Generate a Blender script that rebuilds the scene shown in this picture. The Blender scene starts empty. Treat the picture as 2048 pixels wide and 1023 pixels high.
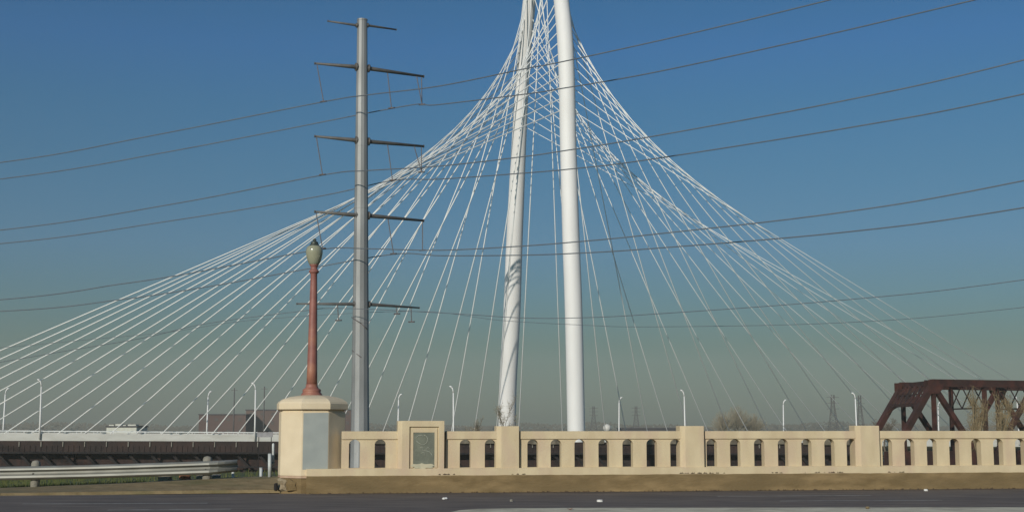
import bpy, math, random
from mathutils import Vector, Matrix
R = math.radians
scene = bpy.context.scene
col = scene.collection

# ------------------------------------------------------------------ camera
F = 2670.0                     # focal length in photo pixels (photo is 2048 x 1023)
PITCH = math.atan((850 - 511.5) / F)
EYE = 1.5
cam = bpy.data.cameras.new('camera')
cam.sensor_width = 36.0
cam.lens = F * 36.0 / 2048.0
cam.clip_start = 0.1
cam.clip_end = 20000
camo = bpy.data.objects.new('camera', cam)
camo.location = (0, 0, EYE)
camo.rotation_euler = (R(90) + PITCH, 0, 0)
col.objects.link(camo)
scene.camera = camo

# ------------------------------------------------------------------ world and sun
SUN_EL, SUN_AZ = R(21), R(-156)      # azimuth measured from +Y, clockwise positive (left and behind the camera)
w = bpy.data.worlds.new('World')
scene.world = w
w.use_nodes = True
nt = w.node_tree
nt.nodes.clear()
sky = nt.nodes.new('ShaderNodeTexSky')
sky.sky_type = 'NISHITA'
sky.sun_disc = False
sky.sun_elevation = SUN_EL
sky.sun_rotation = SUN_AZ
sky.dust_density = 1.0
sky.air_density = 1.0
bg = nt.nodes.new('ShaderNodeBackground')
bg.inputs['Strength'].default_value = 0.1
out = nt.nodes.new('ShaderNodeOutputWorld')
tc = nt.nodes.new('ShaderNodeTexCoord')
sep = nt.nodes.new('ShaderNodeSeparateXYZ')
ramp = nt.nodes.new('ShaderNodeValToRGB')      # smog over the city: dulls and greens the air by elevation
SKYTINT = [(0.0, (0.2, 0.22, 0.2)), (0.33, (0.2, 0.22, 0.2))]
def set_ramp(r, stops):
    el = r.color_ramp.elements
    while len(el) < len(stops):
        el.new(0.5)
    for e, (p, c) in zip(el, stops):
        e.position = p
        e.color = (c[0], c[1], c[2], 1)
#SKYTINT_BEGIN
SKYTINT = [(0.0, (0.236, 0.322, 0.321)), (0.0259, (0.212, 0.32, 0.346)), (0.0593, (0.155, 0.29, 0.314)), (0.0928, (0.166, 0.336, 0.435)), (0.13, (0.188, 0.378, 0.543)), (0.1854, (0.162, 0.393, 0.556)), (0.2327, (0.144, 0.403, 0.59)), (0.2754, (0.135, 0.406, 0.664)), (0.3067, (0.122, 0.398, 0.619)), (0.45, (0.14, 0.458, 0.712))]
#SKYTINT_END
set_ramp(ramp, SKYTINT)
mul = nt.nodes.new('ShaderNodeMix')
mul.data_type = 'RGBA'
mul.blend_type = 'MULTIPLY'
mul.inputs['Factor'].default_value = 1.0
nt.links.new(tc.outputs['Generated'], sep.inputs[0])
nt.links.new(sep.outputs['Z'], ramp.inputs['Fac'])
nt.links.new(sky.outputs['Color'], mul.inputs['A'])
nt.links.new(ramp.outputs['Color'], mul.inputs['B'])
nt.links.new(mul.outputs['Result'], bg.inputs['Color'])
nt.links.new(bg.outputs[0], out.inputs['Surface'])

sl = bpy.data.lights.new('sun', 'SUN')
sl.energy = 3.55
sl.angle = R(0.5)
sl.color = (1.0, 0.93, 0.82)
so = bpy.data.objects.new('sun', sl)
sd = Vector((math.sin(SUN_AZ) * math.cos(SUN_EL), math.cos(SUN_AZ) * math.cos(SUN_EL), math.sin(SUN_EL)))
so.rotation_euler = sd.to_track_quat('Z', 'Y').to_euler()
so.location = (-30, -30, 60)
col.objects.link(so)
scene.view_settings.view_transform = 'Standard'
scene.view_settings.look = 'None'
scene.view_settings.gamma = 1
scene.view_settings.exposure = 0.0

# ------------------------------------------------------------------ helpers
def ray(u, v):
    xc, yc = (u - 1024) / F, (511.5 - v) / F
    den = math.cos(PITCH) - yc * math.sin(PITCH)
    return xc / den, (math.sin(PITCH) + yc * math.cos(PITCH)) / den
def at(u, v, Y):
    x, z = ray(u, v)
    return Vector((x * Y, Y, EYE + z * Y))
def on_line(u, v, Y0, t):      # point seen at u, v on the vertical plane Y = Y0 + t X
    x, z = ray(u, v)
    Y = Y0 / (1 - t * x)
    return Vector((x * Y, Y, EYE + z * Y))

class MB:
    def __init__(s):
        s.v, s.f, s.sm = [], [], []
    def face(s, pts, smooth=False):
        b = len(s.v)
        s.v += [tuple(p) for p in pts]
        s.f.append(tuple(range(b, b + len(pts))))
        s.sm.append(smooth)
        return s
    def box(s, c, size, m=None):
        c = Vector(c); hx, hy, hz = size[0] / 2, size[1] / 2, size[2] / 2
        b = len(s.v)
        for dx, dy, dz in ((-1,-1,-1),(1,-1,-1),(1,1,-1),(-1,1,-1),(-1,-1,1),(1,-1,1),(1,1,1),(-1,1,1)):
            p = Vector((dx*hx, dy*hy, dz*hz))
            if m is not None: p = m @ p
            s.v.append(tuple(c + p))
        for q in ((0,3,2,1),(4,5,6,7),(0,1,5,4),(1,2,6,5),(2,3,7,6),(3,0,4,7)):
            s.f.append(tuple(b + i for i in q)); s.sm.append(False)
        return s
    def beam(s, a, b, wd, ht, up=(0,0,1)):     # rectangular bar from a to b
        a, b = Vector(a), Vector(b)
        d = (b - a).normalized()
        side = d.cross(Vector(up))
        if side.length < 1e-4: side = Vector((1,0,0))
        side.normalize()
        u = side.cross(d)
        i0 = len(s.v)
        for p in (a, b):
            for x, y in ((-1,-1),(1,-1),(1,1),(-1,1)):
                s.v.append(tuple(p + side*x*wd/2 + u*y*ht/2))
        for q in ((0,1,2,3),(7,6,5,4),(0,4,5,1),(1,5,6,2),(2,6,7,3),(3,7,4,0)):
            s.f.append(tuple(i0 + i for i in q)); s.sm.append(False)
        return s
    def tube(s, pts, rad, n=8, smooth=True, rot=0.0, caps=True):
        pts = [Vector(p) for p in pts]
        if not isinstance(rad, (list, tuple)): rad = [rad] * len(pts)
        rings = []
        t0 = (pts[1] - pts[0]).normalized()
        ref = Vector((0, 1, 0)) if abs(t0.y) < 0.9 else Vector((1, 0, 0))
        a = (ref - t0 * ref.dot(t0)).normalized()
        for i, p in enumerate(pts):
            if i == 0: t = t0
            elif i == len(pts) - 1: t = (pts[-1] - pts[-2]).normalized()
            else: t = ((pts[i+1] - p).normalized() + (p - pts[i-1]).normalized()).normalized()
            a = (a - t * a.dot(t)).normalized()
            bb = t.cross(a)
            b0 = len(s.v)
            for k in range(n):
                th = 2*math.pi*k/n + rot
                s.v.append(tuple(p + (a*math.cos(th) + bb*math.sin(th)) * rad[i]))
            rings.append(b0)
        for i in range(len(rings) - 1):
            for k in range(n):
                k2 = (k + 1) % n
                s.f.append((rings[i]+k, rings[i]+k2, rings[i+1]+k2, rings[i+1]+k)); s.sm.append(smooth)
        if caps:
            s.f.append(tuple(rings[0]+k for k in reversed(range(n)))); s.sm.append(False)
            s.f.append(tuple(rings[-1]+k for k in range(n))); s.sm.append(False)
        return s
    def lathe(s, c, prof, n=24, rot=0.0, smooth=True):      # prof: (radius, z)
        c = Vector(c); rings = []
        for r, z in prof:
            b0 = len(s.v)
            for k in range(n):
                th = 2*math.pi*k/n + rot
                s.v.append((c.x + r*math.cos(th), c.y + r*math.sin(th), c.z + z))
            rings.append(b0)
        for i in range(len(rings) - 1):
            for k in range(n):
                k2 = (k + 1) % n
                s.f.append((rings[i]+k, rings[i]+k2, rings[i+1]+k2, rings[i+1]+k)); s.sm.append(smooth)
        s.f.append(tuple(rings[0]+k for k in reversed(range(n)))); s.sm.append(False)
        s.f.append(tuple(rings[-1]+k for k in range(n))); s.sm.append(False)
        return s
    def build(s, name, mat, parent=None, bevel=0.0):
        me = bpy.data.meshes.new(name)
        org = Vector((0, 0, 0))
        if parent is not None: org = parent_world(parent)
        elif s.v and not getattr(s, 'keep', False):
            xs = [p[0] for p in s.v]; ys = [p[1] for p in s.v]; zs = [p[2] for p in s.v]
            org = Vector(((min(xs)+max(xs))/2, (min(ys)+max(ys))/2, min(zs)))
        me.from_pydata([(p[0]-org.x, p[1]-org.y, p[2]-org.z) for p in s.v], [], s.f)
        me.polygons.foreach_set('use_smooth', s.sm)
        me.update()
        me.materials.append(mat)
        o = bpy.data.objects.new(name, me)
        col.objects.link(o)
        if parent is not None: o.parent = parent
        else: o.location = org
        if bevel:
            import bmesh
            bm = bmesh.new(); bm.from_mesh(me)
            bmesh.ops.remove_doubles(bm, verts=bm.verts, dist=1e-4)
            es = [e for e in bm.edges if len(e.link_faces) == 2 and e.calc_face_angle(0) > 0.6]
            bmesh.ops.bevel(bm, geom=es, offset=bevel, segments=2, profile=0.5, affect='EDGES')
            bm.to_mesh(me); bm.free()
        return o

def parent_world(o):
    p = Vector(o.location)
    while o.parent:
        o = o.parent
        p += Vector(o.location)
    return p
def tag(o, label=None, cat=None, group=None, kind=None):
    if label: o['label'] = label
    if cat: o['category'] = cat
    if group: o['group'] = group
    if kind: o['kind'] = kind
    return o
def empty(name, loc, label, cat, group=None):
    o = bpy.data.objects.new(name, None)
    o.location = loc
    o.empty_display_size = 0.3
    col.objects.link(o)
    return tag(o, label, cat, group)
def copy_tree(o, parent=None):
    c = o.copy(); col.objects.link(c); c.parent = parent
    for ch in list(o.children): copy_tree(ch, c)
    return c

# ------------------------------------------------------------------ materials
def mat(name, c1, c2=None, scale=3.0, rough=0.8, metal=0.0, bump=0.0, bscale=40.0, c3=None, scale3=0.6, spec=None,
        stretch=(1,1,1), thr=(0.35, 0.65), thr3=(0.5, 0.75), detail=6):
    m = bpy.data.materials.new(name); m.use_nodes = True
    n = m.node_tree; b = n.nodes['Principled BSDF']
    b.inputs['Roughness'].default_value = rough
    b.inputs['Metallic'].default_value = metal
    if spec is not None: b.inputs['Specular IOR Level'].default_value = spec
    g = n.nodes.new('ShaderNodeNewGeometry')
    mp = n.nodes.new('ShaderNodeMapping'); mp.inputs['Scale'].default_value = stretch
    n.links.new(g.outputs['Position'], mp.inputs['Vector'])
    def noise(sc, det=6):
        t = n.nodes.new('ShaderNodeTexNoise'); t.inputs['Scale'].default_value = sc
        t.inputs['Detail'].default_value = det
        n.links.new(mp.outputs[0], t.inputs['Vector']); return t
    last = None
    if c2 is None:
        b.inputs['Base Color'].default_value = (*c1, 1)
    else:
        t = noise(scale, detail)
        r = n.nodes.new('ShaderNodeValToRGB')
        r.color_ramp.elements[0].position, r.color_ramp.elements[1].position = thr
        r.color_ramp.elements[0].color = (*c1, 1); r.color_ramp.elements[1].color = (*c2, 1)
        n.links.new(t.outputs['Fac'], r.inputs['Fac'])
        last = r.outputs['Color']
        if c3 is not None:
            t3 = noise(scale3)
            r3 = n.nodes.new('ShaderNodeValToRGB')
            r3.color_ramp.elements[0].position, r3.color_ramp.elements[1].position = thr3
            n.links.new(t3.outputs['Fac'], r3.inputs['Fac'])
            mx = n.nodes.new('ShaderNodeMix'); mx.data_type = 'RGBA'
            n.links.new(r3.outputs['Color'], mx.inputs['Factor'])
            n.links.new(last, mx.inputs['A']); mx.inputs['B'].default_value = (*c3, 1)
            last = mx.outputs['Result']
        n.links.new(last, b.inputs['Base Color'])
    if bump:
        t = noise(bscale, 4)
        bp = n.nodes.new('ShaderNodeBump'); bp.inputs['Strength'].default_value = bump
        bp.inputs['Distance'].default_value = 0.02
        n.links.new(t.outputs['Fac'], bp.inputs['Height'])
        n.links.new(bp.outputs[0], b.inputs['Normal'])
    return m

M = {}
M['plaster'] = mat('cream_plaster', (0.54, 0.435, 0.275), (0.62, 0.51, 0.33), 2.6, 0.9, bump=0.3, bscale=45, c3=(0.53, 0.40, 0.28), scale3=2.0, thr3=(0.48, 0.75), stretch=(1.2, 1.2, 0.45))
M['plaster_sunlit'] = mat('sunlit_cream_plaster', (0.64, 0.525, 0.355), (0.71, 0.59, 0.41), 2.5, 0.9, bump=0.25, bscale=60)  # lighter copy of the wall plaster: sun on the pier facets put into the colour
M['greypaint'] = mat('grey_cover_paint', (0.30, 0.325, 0.305), (0.335, 0.36, 0.335), 3.5, 0.7, bump=0.1)
M['kerb'] = mat('dirty_concrete', (0.155, 0.105, 0.045), (0.26, 0.18, 0.085), 3.4, 0.95, bump=0.7, bscale=22, c3=(0.15, 0.105, 0.048), scale3=0.9, stretch=(0.5, 0.5, 1.6), thr3=(0.45, 0.7))
M['verge'] = mat('dry_verge', (0.17, 0.125, 0.06), (0.24, 0.18, 0.095), 5.0, 0.95, bump=0.8, bscale=18, c3=(0.115, 0.105, 0.045), scale3=1.4, stretch=(0.6, 1.5, 1))
M['asphalt'] = mat('asphalt', (0.100, 0.080, 0.068), (0.170, 0.138, 0.116), 1.6, 0.9, bump=0.5, bscale=70, c3=(0.083, 0.068, 0.061), scale3=0.35, stretch=(0.5, 2.0, 1))
M['grit'] = mat('gutter_grit', (0.085, 0.058, 0.038), (0.15, 0.105, 0.065), 9.0, 0.98, bump=0.8, bscale=30)
M['median'] = mat('median_concrete', (0.50, 0.45, 0.33), (0.66, 0.60, 0.45), 2.5, 0.9, bump=0.6, bscale=30, c3=(0.34, 0.30, 0.22), scale3=1.3)
M['paint'] = mat('worn_road_paint', (0.20, 0.19, 0.175), (0.42, 0.40, 0.37), 4.0, 0.85, thr=(0.3, 0.6))
M['grass'] = mat('grass_ground', (0.045, 0.06, 0.016), (0.085, 0.095, 0.03), 0.9, 0.95, bump=0.8, bscale=12, c3=(0.12, 0.095, 0.045), scale3=0.15)
M['blade'] = mat('grass_blade', (0.035, 0.06, 0.012), (0.10, 0.10, 0.03), 1.5, 0.9)
M['white'] = mat('white_steel', (0.72, 0.71, 0.69), (0.78, 0.77, 0.75), 0.25, 0.65, c3=(0.66, 0.64, 0.61), scale3=0.09, stretch=(1, 1, 0.3))
M['cable'] = mat('white_cable_sheath', (0.80, 0.80, 0.77), (0.72, 0.73, 0.70), 0.3, 0.5)
M['parapet'] = mat('white_deck_parapet', (0.52, 0.51, 0.46), (0.62, 0.61, 0.56), 0.25, 0.7, c3=(0.44, 0.42, 0.37), scale3=0.12, stretch=(1, 1, 3))
M['deckroad'] = mat('deck_surface', (0.2, 0.2, 0.19), (0.25, 0.25, 0.24), 0.5, 0.9)
M['rust'] = mat('rusty_steel', (0.026, 0.010, 0.008), (0.076, 0.024, 0.016), 0.9, 0.75, bump=0.4, bscale=6, c3=(0.032, 0.018, 0.014), scale3=0.35)
M['darkrust'] = mat('dark_rusty_steel', (0.020, 0.012, 0.010), (0.038, 0.020, 0.015), 0.5, 0.85, c3=(0.014, 0.010, 0.009), scale3=0.2)
M['timber'] = mat('trestle_planks', (0.014, 0.009, 0.008), (0.040, 0.019, 0.015), 0.9, 0.9, stretch=(3, 3, 0.3), c3=(0.03, 0.03, 0.028), scale3=0.12)
M['black'] = mat('tarred_timber_and_shade', (0.010, 0.008, 0.008), (0.018, 0.014, 0.013), 1.0, 0.9)
M['galv'] = mat('galvanised_steel', (0.24, 0.245, 0.24), (0.33, 0.335, 0.33), 0.9, 0.55, metal=0.25, c3=(0.2, 0.205, 0.205), scale3=0.35, stretch=(1, 1, 0.35))
M['rail_metal'] = mat('guardrail_metal', (0.20, 0.20, 0.175), (0.29, 0.285, 0.25), 1.6, 0.5, metal=0.2, c3=(0.2, 0.18, 0.14), scale3=1.0, stretch=(1, 1, 4))
M['post'] = mat('weathered_post', (0.20, 0.185, 0.15), (0.29, 0.27, 0.225), 6, 0.9, bump=0.5)
M['arm'] = mat('dull_arm_steel', (0.09, 0.085, 0.08), (0.14, 0.13, 0.12), 2.0, 0.6, metal=0.2)
M['insul'] = mat('insulator_polymer', (0.10, 0.085, 0.085), (0.14, 0.12, 0.12), 5.0, 0.5)
M['wire'] = mat('conductor', (0.095, 0.11, 0.13), (0.12, 0.135, 0.155), 1.0, 0.5)
M['redpaint'] = mat('red_brown_lamp_paint', (0.235, 0.09, 0.07), (0.30, 0.12, 0.092), 6.0, 0.55, c3=(0.38, 0.17, 0.095), scale3=2.2, bump=0.15)
M['finial'] = mat('lamp_cap_metal', (0.05, 0.06, 0.05), (0.08, 0.09, 0.075), 9.0, 0.5, metal=0.4)
M['brick'] = mat('far_brick', (0.085, 0.055, 0.048), (0.115, 0.072, 0.062), 0.05, 0.9, c3=(0.15, 0.11, 0.09), scale3=0.03)
M['roof'] = mat('dark_roof', (0.045, 0.045, 0.05), (0.07, 0.065, 0.07), 0.1, 0.8)
M['glassdark'] = mat('dark_window_glass', (0.03, 0.035, 0.04), None, rough=0.2)
M['dullglass'] = mat('dull_window_glass', (0.07, 0.055, 0.05), None, rough=0.3)
M['walk'] = mat('weathered_walkway', (0.10, 0.085, 0.06), (0.19, 0.165, 0.12), 1.2, 0.9, c3=(0.07, 0.05, 0.035), scale3=.5)
M['bark'] = mat('bare_bark', (0.10, 0.08, 0.058), (0.16, 0.13, 0.095), 3.0, 0.95)
M['twig'] = mat('bare_twigs', (0.22, 0.19, 0.125), (0.32, 0.27, 0.185), 2.0, 0.95)
M['willow'] = mat('yellow_twigs', (0.20, 0.145, 0.07), (0.28, 0.21, 0.105), 1.0, 0.95)
M['willow_bark'] = mat('pale_bark', (0.20, 0.155, 0.09), (0.28, 0.22, 0.13), 1.0, 0.95)
M['bronze'] = mat('weathered_plaque', (0.125, 0.135, 0.10), (0.17, 0.18, 0.135), 7.0, 0.65, bump=0.3, bscale=30, c3=(0.12, 0.13, 0.10), scale3=3.0)
M['scrawl'] = mat('pale_scrawl', (0.42, 0.43, 0.36), (0.32, 0.33, 0.27), 12.0, 0.8)
M['lime'] = mat('limescale', (0.42, 0.40, 0.29), (0.52, 0.47, 0.33), 9.0, 0.9)
M['joint'] = mat('joint_filler', (0.075, 0.05, 0.03), (0.11, 0.075, 0.045), 8.0, 0.95)
M['litter'] = mat('white_paper', (0.62, 0.60, 0.56), (0.78, 0.76, 0.72), 20, 0.8)
M['litter_y'] = mat('yellow_wrapper', (0.55, 0.50, 0.16), (0.70, 0.64, 0.28), 20, 0.6)
M['orange'] = mat('orange_rubble', (0.30, 0.11, 0.045), (0.38, 0.16, 0.07), 8, 0.9)
M['rubble'] = mat('pale_rubble', (0.30, 0.245, 0.16), (0.42, 0.35, 0.24), 6, 0.95, bump=0.6, c3=(0.2, 0.14, 0.08), scale3=4)
M['tank'] = mat('white_tank', (0.55, 0.53, 0.48), (0.62, 0.60, 0.55), 0.4, 0.6)
M['lattice'] = mat('far_lattice_steel', (0.09, 0.085, 0.085), (0.12, 0.115, 0.11), 1.0, 0.7)
M['vanpaint'] = mat('cream_van_paint', (0.50, 0.50, 0.42), (0.58, 0.58, 0.50), 1.0, 0.5)
M['tyre'] = mat('tyre_rubber', (0.02, 0.02, 0.02), None, rough=0.9)
M['sheet'] = mat('grey_sheet', (0.22, 0.215, 0.22), (0.3, 0.29, 0.3), 2.0, 0.7)
g = bpy.data.materials.new('lamp_glass'); g.use_nodes = True
b = g.node_tree.nodes['Principled BSDF']
b.inputs['Base Color'].default_value = (0.36, 0.36, 0.25, 1)
b.inputs['Roughness'].default_value = 0.22
b.inputs['Transmission Weight'].default_value = 0.2
b.inputs['Coat Weight'].default_value = 0.6
b.inputs['IOR'].default_value = 1.3
M['globe'] = g

# ------------------------------------------------------------------ wall lines
T = 0.15                                   # the balustrade recedes slightly to the right
KY, WY = 30.65, 30.84                      # kerb face and wall face: Y = KY + T X
WD = Vector((1, T, 0)).normalized()        # along the wall
WN = Vector((-T, 1, 0)).normalized()       # away from the camera
WO = Vector((0, WY, 0))
def ws(u, v=900):                          # distance along the wall for a photo column
    p = on_line(u, v, WY, T); p.z = 0
    return (p - WO).dot(WD)
def wp(s, n, z):                           # wall coordinates to world
    p = WO + WD * s + WN * n
    return Vector((p.x, p.y, z))
KTOP, WTOP = 0.40, 1.372

# ------------------------------------------------------------------ structure: ground, road, kerb, verge, median
gm = MB()
def gz(X, Y):
    if Y < 48: return -0.10
    if Y < 64: return -0.10 - 4.2 * (Y - 48) / 16
    return -4.3
ys = [31.15, 36, 42, 48, 52, 58, 64, 90, 160, 300, 700, 1500, 2600]
xs = [-4400, -1500, -400, -120, -60, -30, -15, -7, 0, 15, 40, 120, 400, 1500, 4400]
random.seed(4)
idx = {}
for j, Y in enumerate(ys):
    for i, X in enumerate(xs):
        idx[i, j] = len(gm.v)
        gm.v.append((X, Y + (X * T if abs(X) < 200 and j < 7 else 0), gz(X, Y)))
for j in range(len(ys) - 1):
    for i in range(len(xs) - 1):
        gm.f.append((idx[i,j], idx[i+1,j], idx[i+1,j+1], idx[i,j+1])); gm.sm.append(False)
gm.keep = True
tag(gm.build('ground', M['grass']), kind='structure')

rm = MB(); rm.keep = True
rm.face([(-120, -60, 0), (120, -60, 0), (120, 30.9 + 120*T, 0), (-120, 30.9 - 120*0.15, 0)])
tag(rm.build('road', M['asphalt']), kind='structure')

# kerb under the balustrade
km = MB(); km.keep = True
s0, s1 = ws(613, 945), ws(2048) + 25
random.seed(11)
N = 120
for i in range(N):
    a, b2 = s0 + (s1 - s0) * i / N, s0 + (s1 - s0) * (i + 1) / N
    def prof(s):
        wob = 0.012 * math.sin(s * 1.7) + 0.008 * math.sin(s * 5.3 + 1)
        k = -(WY - KY) * WN.y
        return [wp(s, k - 0.06 + wob, -0.02), wp(s, k - 0.03 + wob, 0.10), wp(s, k + wob*0.6, KTOP - 0.035), wp(s, k + 0.03, KTOP + wob*0.5), wp(s, 0.45, KTOP - 0.004), wp(s, 0.45, -0.3)]
    pa, pb = prof(a), prof(b2)
    for j in range(5):
        km.face([pa[j], pb[j], pb[j+1], pa[j+1]], True)
    if i == 0: km.face(list(reversed(pa)))
tag(km.build('kerb', M['kerb']), kind='structure')

# verge on the left: a low dirty bank from the road edge up to the guardrail and pier
vm = MB(); vm.keep = True
cols = [(-700, 1040, 1024), (-300, 1006, 990), (0, 990, 976.5), (125, 988, 971.5), (250, 986, 966.5), (330, 985, 962), (415, 984, 957), (480, 983.5, 955), (540, 983, 953.5), (575, 983, 951), (606, 983, 948)]
rows = []
for u, vb, vt in cols:
    zf = 0.0
    Yf = EYE * 1.0 / -ray(u, vb)[1]
    pf = at(u, vb, Yf)
    Yb = max(Yf + 1.0, 31.2)
    pb = at(u, vt, Yb)
    rows.append([Vector((pf.x, pf.y, -0.02)), Vector((pf.x, pf.y + 0.03, 0.05)), pf.lerp(pb, 0.5) + Vector((0, 0, 0.015)), pb, pb + Vector((0, 0.8, 0.0)), pb + Vector((0, 1.8, -0.45))])
for a, b2 in zip(rows, rows[1:]):
    sub = 6
    for q in range(sub):
        ra = [p.lerp(r_, q / sub) for p, r_ in zip(a, b2)]
        rb = [p.lerp(r_, (q + 1) / sub) for p, r_ in zip(a, b2)]
        for j in range(5):
            vm.face([ra[j], rb[j], rb[j+1], ra[j+1]], False)
tag(vm.build('verge', M['verge']), kind='structure')

# strip of dirt and grit gathered in the gutter
gt = MB(); gt.keep = True
random.seed(14)
def gut(s_, k_):
    n0 = -(WY - KY) * WN.y
    wd_ = 0.20 + 0.07 * math.sin(s_ * .8) + 0.05 * math.sin(s_ * 2.3 + 1) + random.uniform(-.02, .02)
    return wp(s_, n0 - .02, .006), wp(s_, n0 - .02 - wd_, .004)
prev = None; s_ = s0 + .1
while s_ < s1:
    cur = gut(s_, 0)
    if prev: gt.face([prev[1], cur[1], cur[0], prev[0]])
    prev = cur; s_ += .18
tag(gt.build('gutter', M['grit']), kind='structure')

# median with a rounded nose at the very bottom of the view
md = MB(); md.keep = True
def medY(X): return 22.45 + 0.02 * X
edge = [(-1.0, 20.0), (-0.98, 21.3), (-0.85, 21.85), (-0.55, 22.2), (0.1, 22.38), (1.0, medY(1.0)), (3, medY(3)), (6, medY(6)), (10, medY(10)), (40, medY(40)), (40, 15), (-1.0, 15)]
md.face([(x, y, 0.15) for x, y in reversed(edge)])
for (x0, y0), (x1, y1) in zip(edge, edge[1:] + edge[:1]):
    md.face([(x0, y0, 0.15), (x1, y1, 0.15), (x1, y1, -0.01), (x0, y0, -0.01)])
tag(md.build('median', M['median']), kind='structure')

# painted lane marks
def mark(u0, v0, u1, v1, wd):
    m_ = MB(); m_.keep = True
    Ya, Yb = EYE / -ray(u0, v0)[1], EYE / -ray(u1, v1)[1]
    a, b2 = at(u0, v0, Ya), at(u1, v1, Yb)
    a.z = b2.z = 0.004
    n = Vector((0, wd / 2, 0))
    m_.face([a - n, b2 - n, b2 + n, a + n])
    tag(m_.build('road_marking', M['paint']), kind='structure')
mark(45, 1006.8, 415, 1005.2, 0.13)
mark(215, 1019.0, 462, 1017.2, 0.13)
mark(1435, 991.5, 1742, 989.8, 0.13)
mark(1560, 1001.0, 1885, 999.2, 0.13)

# ------------------------------------------------------------------ balustrade
bal = empty('balustrade_wall', wp(ws(700), 0.1, KTOP), 'long cream arched balustrade wall running along the kerb from the octagonal pier', 'wall')
WT = 0.21                                   # wall thickness
Z0, ZB, ZC = 0.54, 0.555, 1.19       # bottom, opening sill, underside of coping
def pierced(sa, sb, cents, hw=0.125):
    m_ = MB()
    zs = 1.075
    rr = hw
    xs_ = sorted(cents)
    def quad(a, b2, za, zb):
        for n, flip in ((0, 0), (WT, 1)):
            q = [wp(a, n, za), wp(b2, n, za), wp(b2, n, zb), wp(a, n, zb)]
            m_.face(q[::-1] if flip else q)
    quad(sa, sb, Z0, ZB)
    cur = sa
    for c in xs_:
        quad(cur, c - hw, ZB, ZC)
        pts = [(c - hw, ZB), (c - hw, zs)] + [(c - hw * math.cos(math.pi*k/14), zs + rr * 0.88 * math.sin(math.pi*k/14)) for k in range(1, 14)] + [(c + hw, zs), (c + hw, ZB)]
        arch = pts[1:-1]
        for (x0, z0), (x1, z1) in zip(arch, arch[1:]):
            for n, flip in ((0, 0), (WT, 1)):
                q = [wp(x0, n, z0), wp(x1, n, z1), wp(x1, n, ZC), wp(x0, n, ZC)]
                m_.face(q[::-1] if flip else q)
        loop = pts + [pts[0]]
        for k, ((x0, z0), (x1, z1)) in enumerate(zip(loop, loop[1:])):
            m_.face([wp(x0, 0, z0), wp(x0, WT, z0), wp(x1, WT, z1), wp(x1, 0, z1)], 1 <= k <= len(arch) - 1)
        cur = c + hw
    quad(cur, sb, ZB, ZC)
    m_.face([wp(sa, 0, Z0), wp(sa, 0, ZC), wp(sa, WT, ZC), wp(sa, WT, Z0)])
    m_.face([wp(sb, 0, Z0), wp(sb, WT, Z0), wp(sb, WT, ZC), wp(sb, 0, ZC)])
    return m_.build('pierced_panel', M['plaster'], bal)
def wbox(sa, sb, na, nb, za, zb, mb=None):
    m_ = mb or MB()
    c = [wp(sa, na, za), wp(sb, na, za), wp(sb, nb, za), wp(sa, nb, za), wp(sa, na, zb), wp(sb, na, zb), wp(sb, nb, zb), wp(sa, nb, zb)]
    i0 = len(m_.v); m_.v += [tuple(p) for p in c]
    for q in ((0,3,2,1),(4,5,6,7),(0,1,5,4),(1,2,6,5),(2,3,7,6),(3,0,4,7)):
        m_.f.append(tuple(i0 + i for i in q)); m_.sm.append(False)
    return m_
bays = [(683, 803, [707.5, 759]), (889, 1001, [929, 979]),
        (1038, 1368, [1064, 1110.5, 1158, 1206, 1254, 1302, 1349.5]),
        (1407, 1718, [1422, 1469, 1517, 1564.5, 1611.5, 1657.5, 1702]),
        (1757, 2150, [1773, 1817.5, 1862, 1907, 1951, 1995, 2039, 2083, 2127])]
for k, (ua, ub, cs) in enumerate(bays):
    sa, sb = ws(ua), ws(ub)
    if k: sa += 0.022
    pierced(sa, sb, [ws(c + 1.5) for c in cs])
    wbox(sa, sb, -0.035, WT + 0.035, ZC, WTOP).build('coping', M['plaster'], bal, bevel=0.012)
    if k: wbox(sa - 0.028, sa + 0.001, 0.03, WT - 0.03, 0.545, WTOP - 0.03).build('expansion_joint', M['joint'], bal)
# a plain plinth band under the bays, a little proud
for ua, ub in ((613.5, 2150),):
    wbox(ws(ua), ws(ub), -0.168, WT + 0.12, KTOP - 0.03, 0.543).build('plinth', M['plaster'], bal, bevel=0.012)
def pilaster(u0, u1, ztop, proud=0.115):
    m_ = MB(); ch = 0.10
    a, b2 = ws(u0) - ch, ws(u1)
    q = [(a, -proud + ch), (a + ch, -proud), (b2, -proud), (b2, WT + proud), (a, WT + proud)]
    lo = [wp(x, n, 0.535) for x, n in q]; hi = [wp(x, n, ztop) for x, n in q]
    m_.face(lo[::-1]); m_.face(hi)
    for i in range(5): m_.face([lo[i], lo[(i+1) % 5], hi[(i+1) % 5], hi[i]])
    return m_.build('pilaster', M['plaster'], bal, bevel=0.012)
pilaster(1001, 1037, 1.487)
pilaster(1368, 1406, 1.49)
pilaster(1718, 1756, 1.497)
pilaster(2126, 2170, 1.50)
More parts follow.
